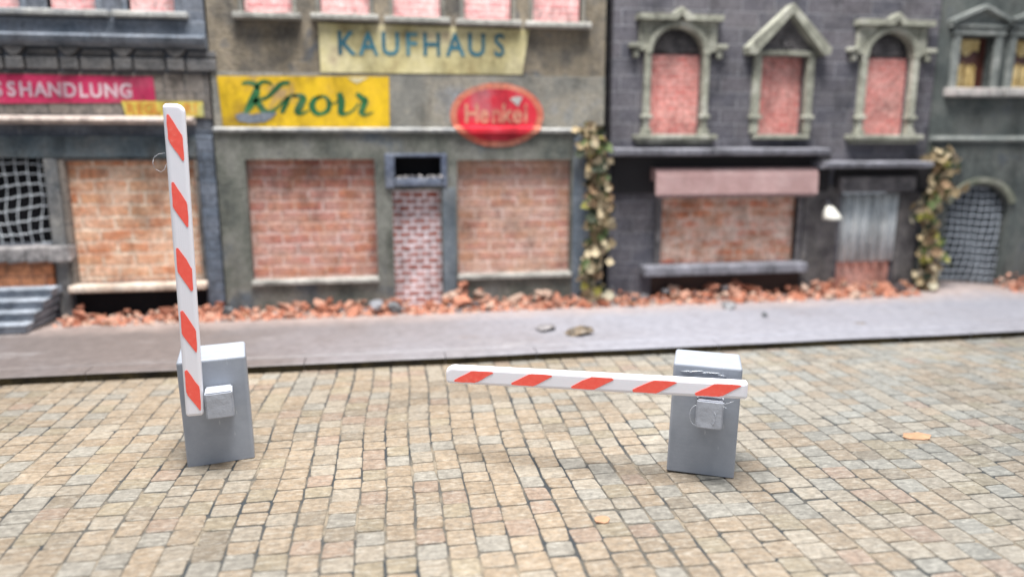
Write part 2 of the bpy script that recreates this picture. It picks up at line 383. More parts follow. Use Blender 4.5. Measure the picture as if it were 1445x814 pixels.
am = N(nt, 'ShaderNodeMath', operation='MULTIPLY_ADD'); nt.links.new(wv.outputs['Fac'], am.inputs[0]); am.inputs[1].default_value = .5; nt.links.new(n_, am.inputs[2])
bump(nt, b, am.outputs[0], .1, .006)
m_red, nt, b = newmat('red_stripe_paint'); co = N(nt, 'ShaderNodeTexCoord').outputs['Object']
n_ = noisef(nt, co, 16, 6, .75); c = ramp(nt, n_, [(.3, (.96, .10, .07)), (.62, (.98, .14, .10)), (.74, (.98, .30, .25))])
nt.links.new(c, b.inputs['Base Color']); b.inputs['Roughness'].default_value = .45; bump(nt, b, n_, .4, .01)
m_hub = plain('pale_grey_hub_plastic', (.40, .42, .47), .4, .4, .08, bstr=.15)
m_glue, nt, b = newmat('clear_glue'); b.inputs['Base Color'].default_value = (.8, .83, .88, 1); b.inputs['Roughness'].default_value = .15; b.inputs['Transmission Weight'].default_value = .6

def cabinet_mesh():
    w_, d_, h_ = .80, .745, 1.365
    t = bmesh.new(); bmesh.ops.create_cube(t, size=1)
    for v in t.verts: v.co = Vector((v.co.x*w_, v.co.y*d_, (v.co.z+.5)*h_+ZS))
    bmesh.ops.bevel(t, geom=[e for e in t.edges if max(e.verts[0].co.z, e.verts[1].co.z) > .5], offset=.035, segments=4, affect='EDGES', profile=.5)
    mb = MB(); mb.merge(t); return mb
def arm_outline():
    L, w0, w1 = 3.67, .228, .205   # tip width, root width; s from tip, t across
    pts = []
    def arc(cx, cz, r, a0, a1, n=5):
        for i in range(n+1):
            a = R(a0+(a1-a0)*i/n); pts.append((cx+r*math.cos(a), cz+r*math.sin(a)))
    arc(.09, w0/2-.09, .09, 180, 90); arc(L-.04, w1/2-.04, .04, 90, 0); arc(L-.04, -w1/2+.04, .04, 0, -90); arc(.05, -w0/2+.05, .05, -90, -180)
    return pts
arm_me = None
def make_gate(loc, rot, axis, label, hubbox, armspec, strings):
    global arm_me
    rt = root('barrier_gate', (0, 0, 0), label, 'barrier gate', 'miniature car park barrier gates')
    cab = cabinet_mesh().build('cabinet', m_cab, rt)
    x0, x1, z0, z1, dd = hubbox
    mb = MB(); fy = -.3725
    t = bmesh.new(); bmesh.ops.create_cube(t, size=1); bmesh.ops.subdivide_edges(t, edges=t.edges[:], cuts=3, use_grid_fill=True)
    for v in t.verts:
        v.co = Vector(((x0+x1)/2+v.co.x*(x1-x0), fy-dd/2+v.co.y*dd, (z0+z1)/2+v.co.z*(z1-z0))); v.co += Vector([random.uniform(-.002, .002) for _ in range(3)])
    bmesh.ops.bevel(t, geom=[e for e in t.edges if e.calc_face_angle(0) > 1], offset=.016, segments=2, affect='EDGES'); mb.merge(t)
    mb.build('pivot_block', m_hub, rt)
    if arm_me is None:
        mb = MB(); mb.prism(arm_outline(), -.07, .05, bev=.04); mb.mi = 1
        for k, cs in enumerate((.37, 1.12, 1.87, 2.61, 3.33)):
            P = [(-.235, -.080), (.02, -.080), (.055, -.066), (.255, .052), (.262, .064), (.24, .072), (.0, .074), (-.04, .060), (-.245, -.052), (-.252, -.068)]
            Q = []
            for i, p in enumerate(P):   # slightly uneven hand-cut edge
                q = P[(i+1) % len(P)]
                for u in (0, .33, .66):
                    Q.append((cs+p[0]*(1-u)+q[0]*u+random.uniform(-.006, .006), p[1]*(1-u)+q[1]*u+random.uniform(-.003, .003)))
            mb.prism(Q[::-1], -.0745, -.06)
        a = mb.build('arm', [m_white, m_red], rt); arm_me = a.data
    else:
        a = bpy.data.objects.new('arm', arm_me); COL.objects.link(a); a.parent = rt
    a.location, a.rotation_euler = armspec
    for pts in strings: 
        mb = MB(); mb.tube(pts, .003, 5); mb.build('glue_string', m_glue, rt, True)
    if axis == 'h':
        mb = MB(); rs = random.getstate(); random.seed(3)
        for q in range(9):
            x = -.24+.05*q+random.uniform(-.02, .02); z = 1.275+random.uniform(-.012, .02)
            mb.tube([(x-.06, -.374, z-.004), (x-.02, -.380, z+random.uniform(-.01, .01)), (x+.03, -.380, z+.006), (x+.07, -.374, z-.005)], [.002, .006, .008, .002], 6)
        mb.build('glue_smear', m_glue, rt, True); random.setstate(rs)
    rt.location = loc; rt.rotation_mode = 'XYZ'; rt.matrix_basis = Matrix.Translation(loc) @ rot; return rt
def RM(y, x, r): return Matrix.Rotation(y, 4, 'Z') @ Matrix.Rotation(x, 4, 'X') @ Matrix.Rotation(r, 4, 'Y')
make_gate((-2.288, 9.623, 0), RM(.185, -.004, -.018), 'v',
    'barrier gate with grey cabinet and red and white striped arm raised straight up',
    (-.10, .215, .70, 1.03, .30), ((-.105, -.3725-.19, 4.42), (0, R(90-(-1.9)), 0)),
    [[(-.37, -.58, 3.72), (-.385, -.58, 3.77), (-.37, -.58, 3.83), (-.32, -.58, 3.87), (-.25, -.58, 3.88)], [(-.36, -.59, 3.70), (-.31, -.59, 3.67), (-.27, -.59, 3.70), (-.25, -.59, 3.75)]])
make_gate((3.772, 8.272, 0), RM(-.414, -.043, .021), 'h',
    'barrier gate with grey cabinet and red and white striped arm lowered across the cobbles',
    (-.10, .205, .69, 1.03, .30), ((-3.21, -.3725-.19, 1.005), (0, R(-2.7), 0)),
    [[(-.04+.08*math.cos(a)*.9-.06, -.69, .85+.12*math.sin(a)) for a in [R(90+18*i) for i in range(11)]],
     [(.06+.06*math.cos(a), -.677, .84+.1*math.sin(a)) for a in [R(40-15*i) for i in range(8)]],
     [(.2, -.66, 1.0), (.26, -.66, 1.03), (.31, -.65, 1.05)], [(.18, -.67, .99), (.24, -.68, .97)]])

# ---------------------------------------------------------------- BUILDINGS
DP = .45
m_bluewall = brick('bluish_slate_brick', (.10, .115, .145), (.13, .14, .165), (.17, .18, .20), 1.1, .27, .018, (.20, .22, .26), .5, 1)
m_band = plaster('bluish_smooth_band', [(.12, .145, .18), (.17, .19, .225), (.22, .24, .27)], 1.5)
m_sillpale = plaster('pale_worn_sill', [(.26, .27, .28), (.38, .38, .37), (.46, .45, .42)], 2)
m_soldier = brick('brown_soldier_brick', (.17, .155, .145), (.22, .19, .165), (.07, .07, .075), .42, .46, .018, (.27, .23, .20), .5, 3)
m_frieze = plaster('frieze_stone', [(.10, .10, .105), (.15, .145, .145), (.19, .175, .165)], 2)
m_mould = plaster('pale_pink_moulding', [(.45, .38, .34), (.6, .5, .45), (.5, .44, .42)], 2)
m_teal = plaster('teal_grey_lintel', [(.07, .095, .115), (.11, .135, .15), (.15, .155, .155)], 1.6)
m_orangebrick = brick('orange_infill_brick', (.66, .27, .14), (.76, .44, .27), (.84, .68, .54), .66, .27, .036, (.86, .70, .56), .7, 2, warp=.05, third=(.55, .20, .10))
m_pinkbrick = brick('pink_infill_brick', (.85, .36, .36), (.9, .50, .48), (.93, .72, .70), .36, .14, .012, (.93, .62, .6), .5, 4)
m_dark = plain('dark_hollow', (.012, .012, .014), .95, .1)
m_wire = plain('wire_grey', (.62, .66, .70), .5, .5)
m_rough = plaster('rough_pale_stone', [(.22, .21, .21), (.36, .34, .34), (.46, .43, .42)], 3, bstr=1)
m_step = plaster('blue_grey_step', [(.20, .23, .27), (.30, .33, .38), (.38, .41, .46)], 2.2)
m_redlow = brick('dark_orange_brick', (.45, .16, .07), (.55, .24, .12), (.25, .12, .08), .5, .24, .02, (.3, .12, .07), .6, 6)

# --- building 1 (dark, far left)
b1 = root('shop_building', (-7.6, WALL, 0), 'dark bluish brick building at the left edge with wire mesh window and entrance steps', 'building')
EX = -3.78
wins = [rect(-60, 28, 0, 15), rect(67, 135, 0, 15), rect(180, 246, 0, 15)]
sill_top = at(100, 15)[1]
holes = [(w_[0], w_[1], sill_top, 9.3) for w_ in wins]
mx0, mx1, mz0, mz1 = rect(-55, 68, 222, 345)
sx0, sx1, sz0, sz1 = rect(94, 284, 224, 398)
mx1 = min(mx1, sx0-.25)
wall(b1, 'wall', m_bluewall, -13, EX, 0, 10, WALL, WALL+DP, holes+[(mx0, mx1, mz0, mz1), (sx0, sx1, sz0, sz1)])
for (a, c_, z0, z1) in holes:
    wn = part(b1, 'window', m_band, (a-.12, a, WALL-.05, WALL+.2, z0, z1), (c_, c_+.12, WALL-.05, WALL+.2, z0, z1), (a-.12, c_+.12, WALL-.05, WALL+.2, z1, z1+.12))
    part(wn, 'brick_infill', m_pinkbrick, (a, c_, WALL+.2, WALL+.4, z0, z1), bev=0)
    part(wn, 'sill', m_sillpale, (a-.28, c_+.28, WALL-.22, WALL+.12, z0-.13, z0), bev=.03)
zc0, zc1 = at(150, 66)[1], at(150, 52)[1]
part(b1, 'plain_band', m_band, (-13, EX+.02, WALL-.06, WALL, zc1, sill_top-.16), bev=.015)
mb = MB(); mb.prism_x([(WALL, zc0-.02), (WALL-.14, zc0-.02), (WALL-.26, zc0+.06), (WALL-.30, zc1-.03), (WALL-.27, zc1+.02), (WALL, zc1+.06)], -13, EX+.04); mb.build('cornice', m_band, b1)
mb = MB(); zf1, zf0, zf2 = at(150, 68)[1], at(150, 81)[1], at(150, 100)[1]
x = -12.9; k = 0
while x < EX-.5:   # dentil frieze: hexagonal corbels over a row of blocks
    mb.prism([(x, zf1), (x+.42, zf1), (x+.34, zf0+.06), (x+.26, zf0), (x+.16, zf0), (x+.08, zf0+.06)], WALL-.17, WALL+.01, .02)
    mb.prism([(x+.46, zf1-.04), (x+.98, zf1-.04), (x+1.0, zf0+.02), (x+.40, zf0+.02)], WALL-.08, WALL+.01, .02)
    mb.box(x+.02, x+.36, WALL-.16, WALL+.01, zf2, zf0-.02, .03); mb.box(x+.40, x+1.0, WALL-.13, WALL+.01, zf2, zf0-.02, .03)
    x += 1.04
mb.build('corbel_frieze', m_frieze, b1)
zm0, zm1 = at(150, 176)[1], at(150, 167)[1]
part(b1, 'soldier_course', m_soldier, (-13, EX+.01, WALL-.04, WALL, zm1, zf2-.04), bev=.01)
mb = MB(); mb.prism_x([(WALL, zm0), (WALL-.32, zm0+.02), (WALL-.38, zm1-.05), (WALL-.36, zm1), (WALL, zm1+.05)], -13, at(277, 170)[0]); mb.build('moulding', m_mould, b1)
part(b1, 'lintel', m_teal, (-13, EX+.0, WALL-.08, WALL, sz1+.02, at(150, 192)[1]), bev=.02)
px0, px1 = at(287, 300)[0], EX+.02
pm = brick('blue_pilaster_block', (.10, .125, .165), (.13, .15, .19), (.07, .08, .10), 1.2, .24, .02, (.18, .20, .24), .4, 9)
part(b1, 'pilaster', pm, (px0, px1, WALL-.14, WALL, .1, at(300, 192)[1]), bev=.03)
part(b1, 'pier', plaster('grey_pier', [(.12, .13, .14), (.2, .2, .2), (.3, .29, .27)], 2.4, bstr=.8), (mx1+.02, sx0-.03, WALL-.12, WALL, .1, sz1), bev=.04)
wn = part(b1, 'shop_window', m_soldier, (sx0-.02, sx0+.08, WALL-.05, WALL+.28, sz0, sz1), (sx1-.05, sx1+.03, WALL-.05, WALL+.28, sz0, sz1), (sx0-.02, sx1+.03, WALL-.04, WALL+.28, sz1-.05, sz1+.01), bev=.01)
part(wn, 'brick_infill', m_orangebrick, (sx0, sx1, WALL+.16, WALL+.4, sz0, sz1), bev=0)
part(wn, 'sill', plaster('cream_sill', [(.55, .42, .33), (.72, .6, .5), (.8, .72, .64)], 2), (sx0-.02, sx1+.06, WALL-.32, WALL+.16, sz0-.16, sz0), bev=.04)
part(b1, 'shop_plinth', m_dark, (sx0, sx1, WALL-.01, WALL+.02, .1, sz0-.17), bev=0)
# mesh window
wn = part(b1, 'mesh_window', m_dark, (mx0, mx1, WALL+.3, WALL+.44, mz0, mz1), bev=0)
mb = MB(); random.seed(11)
def sag(u, v): return .05*math.sin(u*2.2+v*1.4)+.03*math.sin(v*3+u)
xx = mx0
while xx < mx1-.05:
    mb.tube([(xx+sag(xx, mz0+i*.15)*.8, WALL+.1+.05*math.sin(i*.9+xx*3), mz0+i*.15*(mz1-mz0)/1.8) for i in range(13)], .011, 4); xx += .215
z = mz0+.04
while z < mz1:
    mb.tube([(mx0+i*(mx1-mx0)/16, WALL+.08+.04*math.sin(i*1.7+z*3), z+sag(mx0+i*.15, z)-.02*(i % 2)) for i in range(17)], .012, 4); z += .235
mb.build('wire_grille', m_wire, wn)
rz1, rz0 = at(30, 346)[1], at(30, 368)[1]
mb = MB()
for i in range(5): mb.box(mx0+i*.42, mx0+i*.42+.43, WALL-.36, WALL+.1, rz0, rz1, .05, warp=.03)
mb.build('rough_sill', m_rough, wn)
sz = at(30, 403, WALL-.4)[1]
part(b1, 'brick_plinth', m_redlow, (mx0, mx1, WALL-.22, WALL+.02, sz-.3, rz0+.01), bev=.02)
# entrance steps
mb = MB(); tx1 = at(80, 405, 16.9)[0]; top = at(30, 404, 16.9)[1]; hgt = (top-PZ)/4.3
for i in range(4):
    zt = top-i*hgt; y0 = 16.62-.27*i
    mb.box(-10.5, tx1-.0-.07*i, y0, WALL-.02, zt-hgt-.0, zt-.055, .01); mb.box(-10.5, tx1+.05-.07*i, y0-.05, 16.9-.27*i, zt-.06, zt, .02)
mb.box(-10.5, tx1-.3, 15.8, WALL-.05, .05, top-4*hgt-.05+.02, .02)
mb.build('entrance_steps', m_step, b1)

# --- building 2 (department store)
m_olive = plaster('olive_grey_render', [(.15, .15, .14), (.21, .205, .185), (.29, .265, .22), (.24, .25, .26)], .7, bstr=.8, seed=4)
m_render = plaster('green_grey_render', [(.08, .088, .082), (.145, .15, .13), (.20, .20, .18), (.11, .13, .15)], 1.1, seed=9)
m_brownren = plaster('brown_grey_render', [(.085, .08, .075), (.165, .145, .12), (.27, .225, .165), (.11, .125, .15)], 1.1, bstr=1, seed=14)
m_redbrickA = brick('worn_red_infill_brick', (.46, .165, .13), (.48, .24, .20), (.64, .46, .42), .62, .25, .034, (.52, .38, .34), .6, 5, warp=.05, third=(.50, .22, .11))
m_redbrickB = brick('worn_pale_infill_brick', (.46, .20, .155), (.50, .29, .24), (.66, .49, .44), .66, .25, .032, (.56, .42, .36), .6, 8, warp=.05, third=(.50, .26, .14))
m_doorbrick = brick('whitewashed_red_brick', (.34, .08, .05), (.46, .16, .12), (.84, .76, .80), .32, .155, .036, (.8, .68, .70), .5, 7, warp=.06)
m_sillw = plaster('off_white_sill', [(.26, .26, .24), (.38, .37, .34), (.48, .46, .43)], 2)
b2 = root('department_store', (.7, WALL, 0), 'olive grey rendered store building with two large bricked up display windows and narrow door', 'building')
X0, X1 = EX+.06, at(851, 200)[0]
part(b1, 'dark_gap_filler', m_dark, (EX-.3, EX+.4, WALL+DP, WALL+DP+.2, 0, 10), bev=0)  # added near-black strip stands in for the shade in the gap
part(b2, 'dark_gap_filler', m_dark, (X1-.3, X1+.5, WALL+DP, WALL+DP+.2, 0, 10), bev=0)  # added dark strip, keeps the bright background out of this gap
ups = []
for (xl, xr, yb) in ((343, 412, 20), (452, 521, 22), (555, 622, 26), (655, 722, 30), (752, 820, 33)):
    a, c_, z0, _ = rect(xl, xr, 0, yb); ups.append((a, c_, z0, 9.2))
ZL = at(560, 186)[1]
wall(b2, 'upper_wall', m_brownren, X0, X1, ZL, 10, WALL, WALL+DP, ups)
for (a, c_, z0, z1) in ups:
    wn = part(b2, 'window', m_olive, (a-.1, a+.0, WALL-.04, WALL+.2, z0, z1), (c_, c_+.1, WALL-.04, WALL+.2, z0, z1), (a-.1, c_+.1, WALL-.04, WALL+.2, z1, z1+.12))
    part(wn, 'brick_infill', m_pinkbrick, (a, c_, WALL+.2, WALL+.4, z0, z1), bev=0)
    part(wn, 'sill', m_sillw, (a-.2, c_+.2, WALL-.25, WALL+.12, z0-.13, z0), bev=.03)
LY = WALL-.16  # lower storey stands proud
aL = rect(351, 531, 225, 396, LY); aR = rect(646, 806, 226, 388, LY)
dr = rect(556, 624, 268, 425, LY); tr = rect(557, 622, 222, 252, LY)
zb = .05
lower = wall(b2, 'lower_wall', m_render, X0, X1, 0, ZL, LY, WALL+DP, [aL, aR, (dr[0], dr[1], zb, dr[3]), tr])
mb = MB(); mb.prism_x([(WALL, ZL-.02), (LY-.08, ZL-.02), (LY-.10, ZL+.04), (LY-.06, ZL+.07), (WALL, ZL+.1)], X0, at(812, 186)[0]); mb.build('ledge', m_sillpale, b2)
part(b2, 'fascia', m_olive, (X0, X1, WALL-.06, WALL, ZL+.1, at(600, 106)[1]), bev=.015)
for (a, c_, z0, z1), mt in ((aL, m_redbrickA), (aR, m_redbrickB)):
    wn = part(b2, 'display_window', mt, (a, c_, WALL+.1, WALL+.3, z0, z1), bev=0)
    part(wn, 'sill', m_sillw, (a-.02, c_+.02, LY-.10, WALL+.1, z0-.07, z0+.03), bev=.02)
dw = part(b2, 'doorway', m_doorbrick, (dr[0], dr[1], WALL+.05, WALL+.3, zb, dr[3]), bev=0)
m_bluetrim = plaster('dark_blue_trim', [(.07, .085, .13), (.12, .14, .19), (.2, .22, .27)], 2, bstr=.6)
part(b2, 'transom', m_bluetrim, (tr[0]-.22, tr[0], LY-.08, WALL+.1, tr[2]-.22, tr[3]+.08), (tr[1], tr[1]+.14, LY-.08, WALL+.1, tr[2]-.2, tr[3]+.08), (tr[0], tr[1], LY-.08, WALL+.1, tr[3], tr[3]+.08), (tr[0]-.0, tr[1]+.0, LY-.2, WALL+.1, tr[2]-.17, tr[2]), bev=.03)
part(b2, 'transom_hollow', m_dark, (tr[0], tr[1], WALL+.15, WALL+.3, tr[2], tr[3]), bev=0)
mb = MB()
for i in range(7): mb.rock((tr[0]+.1+i*.155, LY-.05, tr[2]+.03+.02*random.random()), .09, .5)
mb.build('transom_debris', m_rough, b2)
part(b2, 'door_post', plaster('blue_post', [(.10, .125, .15), (.15, .175, .20), (.2, .22, .24)], 2), (dr[1]+.02, aR[0]-.05, LY-.05, LY, .1, tr[2]-.22), bev=.015)
part(b2, 'corner_post', plaster('blue_post_b', [(.09, .115, .145), (.14, .165, .20), (.2, .22, .24)], 2), (aR[1]+.03, X1-.05, LY-.04, LY, .1, ZL-.1), bev=.015)

# --- building 3 (dark brick, ornate windows)
m_darkbrick = brick('dark_block_brick', (.085, .085, .105), (.125, .115, .13), (.25, .25, .27), .84, .37, .011, (.17, .16, .17), .6, 12, warp=.015)
m_stonetrim = plaster('weathered_trim_stone', [(.20, .20, .165), (.33, .33, .27), (.48, .47, .41)], 2.2)
m_shell = plaster('dark_shell_stone', [(.08, .075, .08), (.15, .14, .145), (.24, .22, .22)], 3)
m_salmon = brick('salmon_infill_brick', (.62, .18, .16), (.68, .27, .24), (.74, .44, .40), .34, .125, .012, (.8, .52, .47), .6, 15)
m_cornice = plaster('slate_cornice', [(.13, .13, .145), (.22, .22, .25), (.32, .32, .36)], 2)
m_pinkawn = plaster('dusty_pink_awning', [(.40, .25, .24), (.46, .30, .29), (.52, .36, .35)], 1.6, speck=.15, grime=.15)
m_shopbrick = brick('streaked_shop_brick', (.62, .15, .08), (.68, .26, .14), (.80, .60, .50), .6, .24, .026, (.90, .72, .62), .95, 31, warp=.05, third=(.42, .20, .10))
b3 = root('corner_house', (9.2, WALL, 0), 'dark block brick building with ornate arched and gabled windows and a pink awning', 'building')
X0, X1 = at(862, 200)[0], at(1308, 200)[0]
zs = at(957, 190)[1]
W1 = rect(915, 988, 77, 190); W2 = rect(1069, 1133, 80, 190); W3 = rect(1216, 1280, 82, 188)
SH = rect(932, 1122, 278, 372); DR = rect(1182, 1258, 272, 430)
zspr = W1[3]
holes = [(W1[0], W1[1], zs, W1[3]+.62), (W2[0], W2[1], zs, W2[3]), (W3[0], W3[1], zs, W3[3]+.62), SH, (DR[0], DR[1], .05, DR[3])]
wall(b3, 'wall', m_darkbrick, X0, X1, 0, 10, WALL, WALL+DP, holes)
def arch_window(a, c_, z0, zsp):
    cx = (a+c_)/2; rx = (c_-a)/2; rz = .60; yf = WALL-.16
    mb = MB()
    mb.ring(cx, zsp, rx-.02, rz-.02, .15, yf-.03, WALL+.1)
    zt = zsp+rz+.13
    for sgn in (-1, 1):   # jambs, capitals, bases, ears
        xo = cx+sgn*(rx+.07)
        mb.box(xo-.075, xo+.075, yf, WALL+.05, z0+.02, zsp+.02, .02)
        mb.box(xo-.13, xo+.13, yf-.05, WALL, z0+.36, z0+.46, .025)
        mb.box(xo-.12, xo+.12, yf-.03, WALL, z0, z0+.12, .02)
        xe = cx+sgn*(rx+.30)
        mb.box(min(xe, xe-sgn*.2), max(xe, xe-sgn*.2), yf+.02, WALL+.01, zsp+.05, zt, .02)
        mb.box(cx+sgn*(rx+.42)-.13, cx+sgn*(rx+.42)+.13, yf-.08, WALL, zsp+.10, zsp+.22, .03)
        mb.box(cx+sgn*(rx+.38)-.06, cx+sgn*(rx+.38)+.06, yf-.02, WALL, zsp-.1, zsp+.10, .03)
        # spandrel between arch ring and the cap
        P = [(cx+sgn*(rx+.13), zsp+.05)]+[(cx+sgn*(rx+.1)*math.cos(R(q)), zsp+(rz+.1)*math.sin(R(q))) for q in (10, 25, 40, 55, 70, 85)]+[(cx, zt), (cx+sgn*(rx+.13), zt)]
        mb.prism(P if sgn > 0 else P[::-1], yf+.05, WALL+.01)
        # cap cornice sloping up to a small crest
        P = [(cx+sgn*(rx+.38), zt), (cx+sgn*.1, zt), (cx+sgn*.0, zt+.14), (cx+sgn*.0, zt+.30), (cx+sgn*.22, zt+.13), (cx+sgn*(rx+.38), zt+.13)]
        mb.prism(P if sgn > 0 else P[::-1], yf-.14, WALL)
    wn = mb.build('arched_window', m_stonetrim, b3)
    mb = MB(); mb.box(a+.0, c_-.0, WALL+.24, WALL+.4, zsp, zsp+rz+.05)
    for q in range(15, 166, 15):
        mb.tube([(cx, WALL+.2, zsp+.03), (cx+(rx-.04)*.6*math.cos(R(q)), WALL+.15, zsp+.05+(rz-.06)*.6*math.sin(R(q))), (cx+(rx-.03)*math.cos(R(q)), WALL+.22, zsp+.03+(rz-.04)*math.sin(R(q)))], [.03, .05, .055], 6)
    mb.build('shell_tympanum', m_shell, wn)
    part(wn, 'brick_infill', m_salmon, (a, c_, WALL+.14, WALL+.4, z0, zsp), bev=0)
    part(wn, 'sill', m_stonetrim, (cx-rx-.38, cx+rx+.38, WALL-.30, WALL+.12, z0-.13, z0), (cx-rx-.30, cx+rx+.30, WALL-.2, WALL+.0, z0-.22, z0-.135), bev=.03)
arch_window(W1[0], W1[1], zs, zspr); arch_window(W3[0], W3[1], zs, W3[3])
# gabled window
a, c_, z0, zt = W2[0], W2[1], zs, W2[3]; cx = (a+c_)/2; yf = WALL-.16
mb = MB()
for sgn in (-1, 1):
    xo = cx+sgn*((c_-a)/2+.09); mb.box(xo-.09, xo+.09, yf, WALL+.05, z0+.02, zt+.05, .02); mb.box(xo-.14, xo+.14, yf-.05, WALL, z0+.36, z0+.46, .025)
    P = [(cx+sgn*1.02, zt+.02), (cx+sgn*1.06, zt+.17), (cx, zt+1.16), (cx, zt+.94), (cx+sgn*.88, zt+.0)]
    mb.prism(P if sgn > 0 else P[::-1], yf-.2, WALL)
mb.box(cx-.74, cx+.74, yf-.02, WALL+.05, zt+.0, zt+.12, .02)
wn = mb.build('gabled_window', m_stonetrim, b3)
mb = MB(); mb.prism([(cx-.8, zt+.1), (cx+.8, zt+.1), (cx, zt+.95)], WALL-.05, WALL+.0)
for i in range(9): mb.rock((cx+random.uniform(-.35, .35), WALL-.07, zt+.2+random.uniform(0, .35)), .07, 1)
mb.build('carved_tympanum', m_shell, wn)
part(wn, 'brick_infill', m_salmon, (a, c_, WALL+.14, WALL+.4, z0, zt), bev=0)
part(wn, 'sill', m_stonetrim, (cx-.72, cx+.72, WALL-.24, WALL+.12, z0-.12, z0), bev=.03)
# cornice slabs over the ground floor
def slab(xl, xr, yt, yb, pr):
    a, _, z0, z1 = rect(xl, xr, yt, yb, WALL-pr); c2 = at(xr, yt, WALL-pr)[0]
    mb = MB(); mb.prism_x([(WALL, z0-.02), (WALL-pr*.8, z0+.0), (WALL-pr, z0+.04), (WALL-pr-.02, z1-.02), (WALL-pr+.05, z1), (WALL, z1+.02)], a, c2)
    return mb.build('cornice', m_cornice, b3)
slab(868, 1172, 210, 220, .62); slab(1166, 1318, 229, 238, .75)
part(b3, 'fascia', plain('shade_black_fascia', (.022, .020, .022), .9), (X0+.05, at(1168, 240)[0], WALL-.1, WALL, SH[3]+.12, at(1000, 216)[1]), (at(1178, 240)[0], at(1312, 240)[0], WALL-.14, WALL-.0, DR[3]+.1, at(1240, 234)[1]), bev=.01)  # near-black colour stands in for the shade under the cornice slabs
part(b3, 'door_lintel', m_shell, (DR[0]-.25, DR[1]+.3, WALL-.3, WALL, DR[3]+.03, DR[3]+.42), bev=.03)
# pink roller awning
A = rect(925, 1153, 237, 274, WALL-.45); mb = MB(); P = []
za, zb_ = A[2], A[3]
for i in range(9):
    q = R(90*i/8); P.append((WALL-.28-.22*math.sin(q), zb_-.22+.22*math.cos(q)))
P = [(WALL, zb_)]+P+[(WALL-.52, za), (WALL-.46, za), (WALL-.40, zb_-.3), (WALL, zb_-.3)]
mb.prism_x(P, A[0], A[1]); aw = mb.build('awning', m_pinkawn, b3)
mb = MB()
for i in range(34):
    q = A[0]+.03+(A[1]-A[0]-.06)*(i+.5)/34
    mb.box(q-.045, q+.045, WALL-.53, WALL-.49, za-.07, za+.02, .012)
mb.build('scalloped_hem', plain('awning_hem_shade', (.16, .10, .10), .9), aw)  # hem coloured dark to paint in the shadow below the awning
wn = part(b3, 'shop_window', m_shell, (SH[0]-.14, SH[0], WALL-.08, WALL+.14, SH[2], SH[3]), (SH[1], SH[1]+.14, WALL-.08, WALL+.14, SH[2], SH[3]), (SH[0]-.14, SH[1]+.14, WALL-.07, WALL+.14, SH[3]-.01, SH[3]+.1), bev=.02)
part(wn, 'brick_infill', m_shopbrick, (SH[0], SH[1], WALL+.12, WALL+.4, SH[2], SH[3]), bev=0)
S = rect(910, 1140, 374, 388, WALL-.42)
part(wn, 'sill', m_cornice, (S[0], S[1], WALL-.42, WALL+.12, S[2], S[3]), bev=.04)
part(b3, 'shop_plinth', plain('dark_plinth', (.05, .03, .025), .9), (SH[0]-.2, SH[1]+.2, WALL-.03, WALL, .05, S[2]-.02), bev=0)  # plinth in an even dark brown
# corrugated shutter door over a low brick wall
zsplit = at(1220, 368)[1]
dw = part(b3, 'doorway', brick('salmon_low_brick', (.60, .25, .19), (.66, .32, .26), (.6, .36, .3), .4, .16, .012, (.6, .4, .35), .5, 21), (DR[0], DR[1], WALL+.06, WALL+.3, .05, zsplit), bev=0)
mb = MB(); n = 64; L = []
for i in range(n+1):
    u = i/n; X = DR[0]+(DR[1]-DR[0])*u; yy = WALL-.02+.06*math.cos(u*2*math.pi*5.5)
    L.append((mb.bm.verts.new((X, yy, zsplit+.0)), mb.bm.verts.new((X, yy, DR[3]-.02)), mb.bm.verts.new((X, yy+.05, zsplit)), mb.bm.verts.new((X, yy+.05, DR[3]-.02))))
for p, q in zip(L, L[1:]):
    mb.bm.faces.new((p[0], q[0], q[1], p[1])); mb.bm.faces.new((p[2], p[3], q[3], q[2])); mb.bm.faces.new((p[1], q[1], q[3], p[3])); mb.bm.faces.new((p[0], p[2], q[2], q[0]))
mb.build('corrugated_sheet', plaster('corrugated_grey', [(.44, .48, .50), (.62, .65, .66), (.74, .76, .74)], 1.4, .6, .2, .15), dw, True)
# dirt column left of the door: stone pier
m_pier = plaster('mottled_pier', [(.10, .09, .095), (.16, .15, .15), (.24, .22, .21)], 2.5, bstr=.9)
part(b3, 'door_pier', m_pier, (DR[1]+.05, X1-.1, WALL-.1, WALL, .1, DR[3]), bev=.03)
part(b3, 'door_pier', m_pier, (at(1130, 330)[0]+.02, DR[0]-.1, WALL-.06, WALL, .1, DR[3]+.2), bev=.03)

# --- building 4 (green-grey)
m_green = plaster('green_grey_plaster', [(.06, .07, .07), (.09, .102, .098), (.13, .138, .13), (.08, .095, .115)], .8, bstr=.7, seed=21)
m_greentrim = plaster('pale_green_trim', [(.12, .135, .13), (.20, .215, .205), (.32, .33, .31)], 2)
b4 = root('arched_gate_house', (16, WALL, 0), 'green grey plastered house at the right edge with yellow curtained windows and arched mesh gate', 'building')
X0 = X1+.03
ZG = at(1400, 200)[1]
G = rect(1336, 1414, 262, 408); gx0, gx1 = G[0]-.12, G[1]+.08
gz = at(1375, 305)[1]; gtop = at(1375, 260)[1]
V = [rect(1350, 1399, 52, 125), rect(1428, 1480, 54, 125), rect(1508, 1560, 54, 125)]
gcx, grx, grz = (gx0+gx1)/2, (gx1-gx0)/2, gtop-gz
